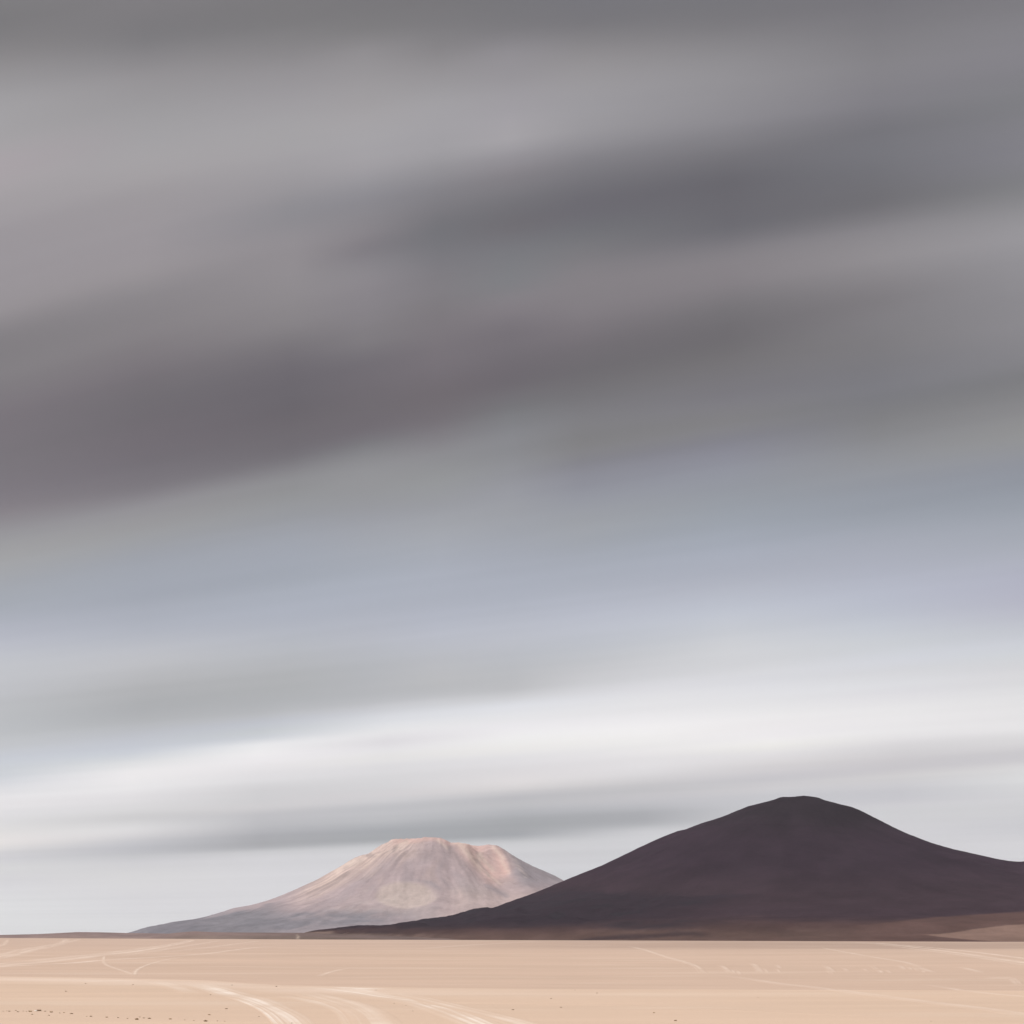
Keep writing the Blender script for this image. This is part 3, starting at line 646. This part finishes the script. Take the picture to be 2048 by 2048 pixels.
tk = [0]
def track(pix, width, mat, label, fade=(0.12, 0.12), lift=1.0, wscale=None):
    tk[0] += 1
    if max(p[1] for p in pix) < 1940:
        width = width * 1.5
        if mat is M_TRACK: mat = M_FARPALE
        elif mat is M_FAINT: mat = M_GHOST
    else:
        width = width * 1.15
    pts = []
    for q in bezier_pts(pix, 14):
        h = ground_hit(q[0], q[1])
        if h is not None: pts.append(np.array([h.x, h.y]))
    # even spacing on the ground
    P = np.array(pts)
    d = np.concatenate([[0], np.cumsum(np.hypot(*np.diff(P, axis=0).T))])
    keep = np.concatenate([[True], np.diff(d) > 0.01]); P, d = P[keep], d[keep]
    n = int(max(24, min(420, d[-1] / 2.5)))
    sv = np.linspace(0, d[-1], n)
    Q = np.stack([np.interp(sv, d, P[:, 0]), np.interp(sv, d, P[:, 1])], 1)
    for _ in range(6): Q[1:-1] = (Q[:-2] + Q[1:-1] * 2 + Q[2:]) / 4
    T = np.gradient(Q, axis=0); T /= np.linalg.norm(T, axis=1)[:, None]
    N = np.stack([-T[:, 1], T[:, 0]], 1)
    us = np.linspace(-1, 1, 9)
    V = np.zeros((n, 9, 3)); A = np.zeros((n, 9, 3)); Fd = np.zeros((n, 9))
    for i in range(n):
        f = i / (n - 1)
        wd = width if wscale is None else width * (wscale[0] * (1 - f) + wscale[1] * f)
        for j, u in enumerate(us):
            p = Q[i] + N[i] * u * wd / 2
            dist = math.hypot(p[0], p[1])
            up = (0.012 + dist * 2.2e-5) * lift + 0.003 * (tk[0] % 9)
            if j in (0, 8) or i in (0, n - 1): up = -0.02
            V[i, j] = (p[0], p[1], drop(p[0], p[1]) + up)
            A[i, j] = (u, sv[i], tk[0] * 3.7)
            Fd[i, j] = min(1, f / fade[0] if fade[0] else 1, (1 - f) / fade[1] if fade[1] else 1)
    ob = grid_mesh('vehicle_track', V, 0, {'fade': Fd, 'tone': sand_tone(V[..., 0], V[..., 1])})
    at = ob.data.attributes.new('ruv', 'FLOAT_VECTOR', 'POINT'); at.data.foreach_set('vector', A.reshape(-1).astype(np.float32))
    ob.data.materials.append(mat)
    tag(ob, label, 'track', kind='structure')
    return ob

PALE, FAINT, GHOST, SHADE = M_TRACK, M_FAINT, M_GHOST, M_SHADE
track([(612, 2062), (598, 2048), (580, 2032), (543, 2014), (507, 1999), (464, 1988.5), (435, 1979.5), (406, 1972), (392, 1968)], 5.2, PALE, 'broad pale vehicle track curving out of the lower left centre', (0, 0.1), wscale=(0.55, 1.3))
track([(566, 2062), (552, 2046), (534, 2028), (512, 2014), (486, 2003), (455, 1993)], 0.8, PALE, 'thin pale wheel rut beside the broad curving track', (0, 0.3))
track([(578, 2062), (564, 2046), (547, 2029), (522, 2014), (494, 2003), (466, 1994)], 0.7, PALE, 'inner pale wheel rut beside the broad curving track', (0, 0.3))
track([(310, 1963), (333, 1968.6), (362, 1977), (391, 1987)], 4.0, FAINT, 'faint double rut joining the broad curving track', (0.3, 0.3))
track([(600, 1974), (640, 1977), (680, 1981), (720, 1986), (760, 1993), (817, 2000), (853.6, 2007), (890, 2019), (926, 2033), (962, 2048), (990, 2062)], 5.5, PALE, 'wide pale vehicle track sweeping to the bottom centre', (0.2, 0), wscale=(1.5, 0.7))
track([(672, 1976), (727, 1981), (774, 1987), (817, 1991), (850, 2001), (875, 2012)], 3.0, PALE, 'upper strand of the wide pale track, bottom centre', (0.2, 0.25))
track([(750, 1982), (800, 1988), (853, 2000), (910, 2014), (962, 2026), (1010, 2038), (1053, 2050)], 3.5, FAINT, 'faint rut fanning right from the wide central track', (0.3, 0))
track([(600, 1984), (650, 1996), (700, 2010), (735, 2028), (755, 2052)], 5.0, FAINT, 'faint band of ruts left of the wide central track', (0.3, 0))
track([(560, 1990), (610, 2000), (655, 2010), (690, 2024), (712, 2052)], 2.5, FAINT, 'thin faint rut between the two pale tracks', (0.3, 0))
track([(590, 1976), (640, 1976.5), (690, 1978), (740, 1980)], 14.0, PALE, 'pale dusty patch where the near tracks cross the sand lip', (0.3, 0.3))
track([(195, 1960), (215, 1962), (235, 1964)], 14.0, FAINT, 'small pale dust patch on the sand lip, left', (0.4, 0.4))
track([(-40, 1919), (0, 1913), (54, 1901), (94, 1893.5), (120, 1887.5), (131, 1881), (136, 1878.5)], 10.0, PALE, 'pale track turning up to the horizon at the far left', (0, 0.1))
track([(-40, 1913), (0, 1909), (60, 1897), (110, 1889), (146, 1882), (160, 1878.6)], 8.0, FAINT, 'second strand of the far left track', (0, 0.1))
track([(-30, 1900), (5, 1890), (12, 1884), (16, 1879)], 5.0, FAINT, 'faint rut at the left edge near the horizon', (0, 0.1))
track([(-40, 1936), (0, 1932), (109, 1921.5), (206, 1910.6), (290, 1900), (351, 1889), (378, 1883), (388, 1880)], 7.0, PALE, 'long pale track running left to right towards the horizon', (0, 0.1))
track([(-40, 1932), (0, 1928), (109, 1917), (206, 1907), (290, 1896), (340, 1889), (370, 1883), (378, 1880)], 7.0, FAINT, 'upper strand of the long left track', (0, 0.1))
track([(-40, 1938), (0, 1934), (145, 1926), (206, 1920.5), (326, 1913.5), (417, 1907), (489, 1897.5), (540, 1893), (600, 1890)], 4.0, PALE, 'long pale track branching right below the horizon', (0, 0.3))
track([(206, 1917), (300, 1903), (365, 1893), (410, 1886), (440, 1881)], 7.0, FAINT, 'faint strand splitting up to the horizon, left of centre', (0.2, 0.1))
track([(320, 1905), (400, 1897), (470, 1888), (520, 1882)], 7.0, FAINT, 'faint far strand near the horizon, left of centre', (0.2, 0.1))
track([(208, 1912), (207, 1921), (214, 1930), (236, 1938.5), (256, 1945), (270, 1951)], 1.4, FAINT, 'thin rut looping down from the long left track', (0.05, 0.1))
track([(268, 1951), (271, 1943), (282, 1935), (305, 1926.5), (340, 1918), (375, 1913)], 1.5, FAINT, 'thin rut curling back up to the long left track', (0.05, 0.15))
track([(636, 1953), (652, 1947), (674, 1941), (708, 1935)], 2.2, FAINT, 'short pale scrape on the middle sand', (0.2, 0.3))
track([(820, 1899), (912, 1892), (998, 1887), (1060, 1883.6), (1100, 1882.6)], 5.0, PALE, 'thin pale track reaching the horizon under the dark hill', (0.25, 0.1))
track([(700, 1897), (800, 1896), (900, 1897), (950, 1895)], 6.0, FAINT, 'faint level track on the far sand', (0.3, 0.3))
track([(1255, 1892), (1290, 1900), (1333, 1914), (1375, 1926), (1395, 1934), (1407, 1946)], 2.6, FAINT, 'faint track bending down the middle sand under the dark hill', (0.2, 0.1), wscale=(1.6, 0.9))
track([(1670, 1883.5), (1720, 1885.5), (1766, 1888), (1849, 1897), (1931, 1908), (2048, 1925), (2100, 1933)], 5.0, PALE, 'pale multiple track along the right edge of the plain', (0.2, 0))
track([(1690, 1884), (1760, 1886.5), (1860, 1895), (1960, 1905.5), (2048, 1917), (2100, 1924)], 4.0, PALE, 'upper strand of the right hand track', (0.2, 0))
track([(1700, 1884.5), (1766, 1890), (1830, 1898), (1920, 1910), (2000, 1922), (2060, 1932)], 3.0, FAINT, 'lower strand of the right hand track', (0.2, 0))
track([(1640, 1894), (1667, 1900), (1746, 1914), (1807, 1924), (1840, 1934), (1862, 1944)], 2.6, FAINT, 'faint rut below the right hand track', (0.2, 0.2))
track([(1440, 1949), (1500, 1958), (1564, 1968), (1622, 1974), (1725, 1987), (1870, 2006), (1993, 2020), (2060, 2032)], 3.4, GHOST, 'long faint track crossing the right foreground', (0.2, 0))
track([(1500, 1926), (1508, 1929), (1515, 1936), (1521, 1945)], 2.2, GHOST, 'short hooked scrape on the right middle sand', (0.2, 0.2))
track([(1440, 1930), (1450, 1936), (1460, 1945)], 2.0, GHOST, 'short slanting scrape on the middle sand', (0.3, 0.3))
track([(1652, 1932), (1660, 1938), (1667, 1945)], 2.0, GHOST, 'short slanting scrape below the right hand rut', (0.3, 0.3))
track([(1835, 1934), (1852, 1940), (1872, 1946)], 2.4, GHOST, 'short pale scrape beneath the right hand track', (0.3, 0.3))
track([(1920, 1934), (1945, 1940), (1966, 1946)], 2.4, GHOST, 'second pale scrape beneath the right hand track', (0.3, 0.3))
track([(2012, 1953), (2022, 1956), (2030, 1962), (2037, 1970)], 2.0, GHOST, 'hooked pale scrape at the right edge', (0.2, 0.2))
track([(1990, 1958), (2002, 1956), (2014, 1954)], 6.0, FAINT, 'pale dust smear beside the hooked scrape', (0.4, 0.4))
track([(1845, 1968), (1952, 1984), (2060, 1994)], 2.4, GHOST, 'faint line on the far right foreground sand', (0.3, 0))
track([(880, 2004), (1000, 2006), (1150, 2008), (1300, 2013), (1456, 2020), (1640, 2029), (1800, 2033)], 1.6, SHADE, 'thin rut line of painted shade across the foreground', (0.2, 0.3))
track([(620, 1990), (700, 1992), (820, 1996), (900, 1999)], 1.4, SHADE, 'thin line of painted shade among the central tracks', (0.3, 0.3))
rs = random.Random(17)
for i in range(16):
    a, b = rs.uniform(1440, 1850), rs.uniform(1929, 1942)
    L = rs.uniform(5, 11)
    track([(a, b), (a + L * 0.55, b + L * 0.38), (a + L, b + L * rs.uniform(0.75, 1.1))], rs.uniform(0.8, 1.6), GHOST, 'one of the short faint scrapes in a row below the dark hill', (0.35, 0.35))

# ------------------------------------------------------------------ dry tufts and stones
M_STRAW = mat_plain('dry_straw', (0.42, 0.31, 0.19), 0.5)
M_TWIG = mat_plain('grey_brown_twigs', (0.34, 0.25, 0.17), 0.5)
M_STONE = mat_plain('brown_stone', (0.32, 0.24, 0.185), 0.4, 5)
M_WHITE = mat_plain('pale_stone', (0.62, 0.56, 0.50), 0.25, 5)

def tuft_mesh(seed, mat):
    rnd = random.Random(seed)
    v, f = [], []
    for k in range(70):
        a = rnd.uniform(0, 2 * math.pi); rr = 0.55 * math.sqrt(rnd.random())
        bx_, by_ = rr * math.cos(a) * 0.7, rr * math.sin(a) * 0.7
        ln = rnd.uniform(0.5, 1.0) * (1 - rr * 0.5); lean = rnd.uniform(0.1, 0.75)
        tx, ty = bx_ + math.cos(a) * ln * lean, by_ + math.sin(a) * ln * lean
        tz = ln * math.sqrt(1 - lean * lean * 0.8) * 0.62
        w = 0.045; wx_, wy_ = -math.sin(a + rnd.uniform(-1, 1)) * w, math.cos(a + rnd.uniform(-1, 1)) * w
        i = len(v)
        mx_, my_, mz_ = (bx_ * 0.45 + tx * 0.55), (by_ * 0.45 + ty * 0.55), tz * 0.7
        v += [(bx_ - wx_, by_ - wy_, -0.03), (bx_ + wx_, by_ + wy_, -0.03), (mx_ + wx_ * .8, my_ + wy_ * .8, mz_), (mx_ - wx_ * .8, my_ - wy_ * .8, mz_), (tx, ty, tz)]
        f += [(i, i + 1, i + 2, i + 3), (i + 3, i + 2, i + 4)]
    me = bpy.data.meshes.new('tuft'); me.from_pydata(v, [], f); me.materials.append(mat)
    return me

def stone_mesh(seed, mat):
    rnd = random.Random(seed)
    bm = bmesh.new(); bmesh.ops.create_icosphere(bm, subdivisions=2, radius=0.5)
    o = rnd.uniform(0, 50)
    for q in bm.verts:
        n = q.co.normalized()
        k = 1 + 0.28 * float(vnoise(n.x * 1.6 + o, n.y * 1.6 + n.z * 2.1, seed)) + 0.12 * float(vnoise(n.x * 4 + o, n.y * 4 - n.z * 3, seed + 5))
        q.co = Vector((n.x * 0.62 * k, n.y * 0.5 * k, n.z * 0.36 * k + 0.14))
    me = bpy.data.meshes.new('stone'); bm.to_mesh(me); bm.free(); me.materials.append(mat)
    return me

tufts = [tuft_mesh(i, M_STRAW if i % 2 else M_TWIG) for i in range(6)]
stones = [stone_mesh(i, M_STONE) for i in range(4)]
white = stone_mesh(9, M_WHITE)
rnd = random.Random(4)
def place(name, me, px, py, size, label, cat, group=None):
    h = ground_hit(px, py)
    o = bpy.data.objects.new(name, me); coll.objects.link(o)
    o.location = (h.x, h.y, h.z - 0.02 * size)
    o.rotation_euler = (0, 0, rnd.uniform(0, 6.28)); o.scale = (size, size, size * rnd.uniform(0.75, 1.05))
    tag(o, label, cat, group)

ROW = [(40,402,.22),(120,405,.32),(205,395,.26),(230,412,.34),(390,410,.5),(415,445,.28),(580,405,.3),(630,457,.26),(660,417,.46),(770,427,.26),(825,422,.26),(920,437,.44),(1115,470,.2),(1170,472,.36),(1375,482,.36),(1520,487,.26),(1640,497,.24),(1760,512,.46),(1800,478,.22),(1850,490,.3),(1920,498,.36),(300,402,.22),(340,405,.2),(85,400,.2)]
ROW2 = [(755,548,.46),(795,542,.26),(825,545,.42),(940,548,.42),(1020,552,.2),(1070,556,.22),(1200,558,.2),(1240,560,.22)]
row = sorted([(a * .1553, 1960 + b * .1553, sz) for a, b, sz in ROW] + [(a * .3623, 1840 + b * .3623, sz) for a, b, sz in ROW2])
ONES = ['', 'first', 'second', 'third', 'fourth', 'fifth', 'sixth', 'seventh', 'eighth', 'ninth', 'tenth', 'eleventh', 'twelfth', 'thirteenth', 'fourteenth', 'fifteenth', 'sixteenth', 'seventeenth', 'eighteenth', 'nineteenth']
def ordinal(n):
    if n < 20: return ONES[n]
    return {2: 'twentieth', 3: 'thirtieth'}[n // 10] if n % 10 == 0 else {2: 'twenty-', 3: 'thirty-'}[n // 10] + ONES[n % 10]
for i, (a, b, sz) in enumerate(row):
    look = 'broad' if sz > .4 else 'small' if sz > .27 else 'tiny'
    place('dry_tuft', tufts[i % 6], a, b, sz * 0.72, '%s dry tuft, %s from the left in the ragged lower left row' % (look, ordinal(i + 1)), 'tuft', 'tufts in the row at the lower left')
place('pale_stone', white, 460 * .1553, 1960 + 402 * .1553, 0.34, 'pale whitish stone among the row of tufts at the lower left', 'stone')
place('dry_tuft', tufts[0], 500 * .1553, 1960 + 399 * .1553, 0.56, 'tallest dark tuft of the lower left row, beside the pale stone', 'tuft')
LONE = [
 (132, 1983, .40, 't', 'lone tuft on open sand above the lower left row'),
 (171.5, 1967.5, .36, 't', 'tiny tuft near the sand lip, leftmost of the lip tufts'),
 (266, 1969.5, .36, 't', 'tiny tuft on the sand lip left of the broad curving track'),
 (421, 1990, .34, 's', 'small stone on the left edge of the broad curving track'),
 (464, 1970.5, .42, 's', 'dark stone just above the head of the broad curving track'),
 (552.5, 1973.5, .46, 's', 'dark stone on the sand lip between the two pale tracks'),
 (453, 2018, .42, 't', 'dark tuft on open sand left of the curving wheel ruts'),
 (418.5, 2030, .38, 't', 'low tuft above the right end of the tuft row'),
 (411, 2043, .52, 't', 'larger dark tuft at the right end of the tuft row'),
 (518, 2033.5, .24, 's', 'tiny stone in the bend of the thin wheel ruts'),
 (583.5, 2047, .34, 's', 'small dark stone in the broad curving track at the bottom edge'),
 (752, 1980.5, .32, 's', 'tiny stone on the upper strand of the central track'),
 (788, 2007, .26, 's', 'tiny stone left of the wide central track'),
 (812, 2011, .24, 's', 'tiny stone within the wide central track'),
 (819, 1999.5, .24, 's', 'tiny stone on the upper edge of the wide central track'),
 (825.5, 2022.5, .26, 's', 'tiny dark stone below the wide central track'),
 (1026, 2020, .42, 't', 'yellowish lone tuft right of the wide central track'),
 (1102, 1997.5, .36, 's', 'small dark stone on open sand below the dark hill, left one'),
 (1150, 1980.5, .30, 's', 'tiny dark stone by the sand lip at centre right'),
 (1194, 1986.5, .38, 's', 'small dark stone right of the others near the sand lip'),
 (1122, 2015, .34, 't', 'small tuft beside the thin darker rut'),
 (1308, 2026, .34, 't', 'small yellowish tuft at the right of the bottom edge'),
 (1351, 2042, .42, 't', 'dark tuft nearest the bottom edge right of centre'),
 (1516, 1995, .24, 's', 'tiny stone on the right foreground sand'),
 (1862, 2043, .26, 's', 'tiny stone near the bottom right corner'),
]
for i, (a, b, sz, k, lab) in enumerate(LONE):
    if k == 't': place('dry_tuft', tufts[i % 6], a, b, sz * 0.7, lab, 'tuft')
    else: place('small_stone', stones[i % 4], a, b, sz * 0.55, lab, 'stone')

# ------------------------------------------------------------------ thin haze over the plain
bm = bmesh.new(); bmesh.ops.create_cube(bm, size=1.0)
for v in bm.verts: v.co = Vector((v.co.x * 61000, v.co.y * 61000, -68.0 if v.co.z < 0 else 1420.0))
me = bpy.data.meshes.new('haze'); bm.to_mesh(me); bm.free()
hz = bpy.data.objects.new('haze', me); coll.objects.link(hz)
g = NT('haze_air')
pv = g.n('ShaderNodeVolumePrincipled'); pv.inputs['Color'].default_value = (0.90, 0.94, 1.0, 1); pv.inputs['Density'].default_value = 8e-6; pv.inputs['Anisotropy'].default_value = 0.0
g.l(pv.outputs[0], g.out.inputs['Volume'])
me.materials.append(g.m)
tag(hz, 'thin pale haze over the plain', 'haze', kind='stuff')
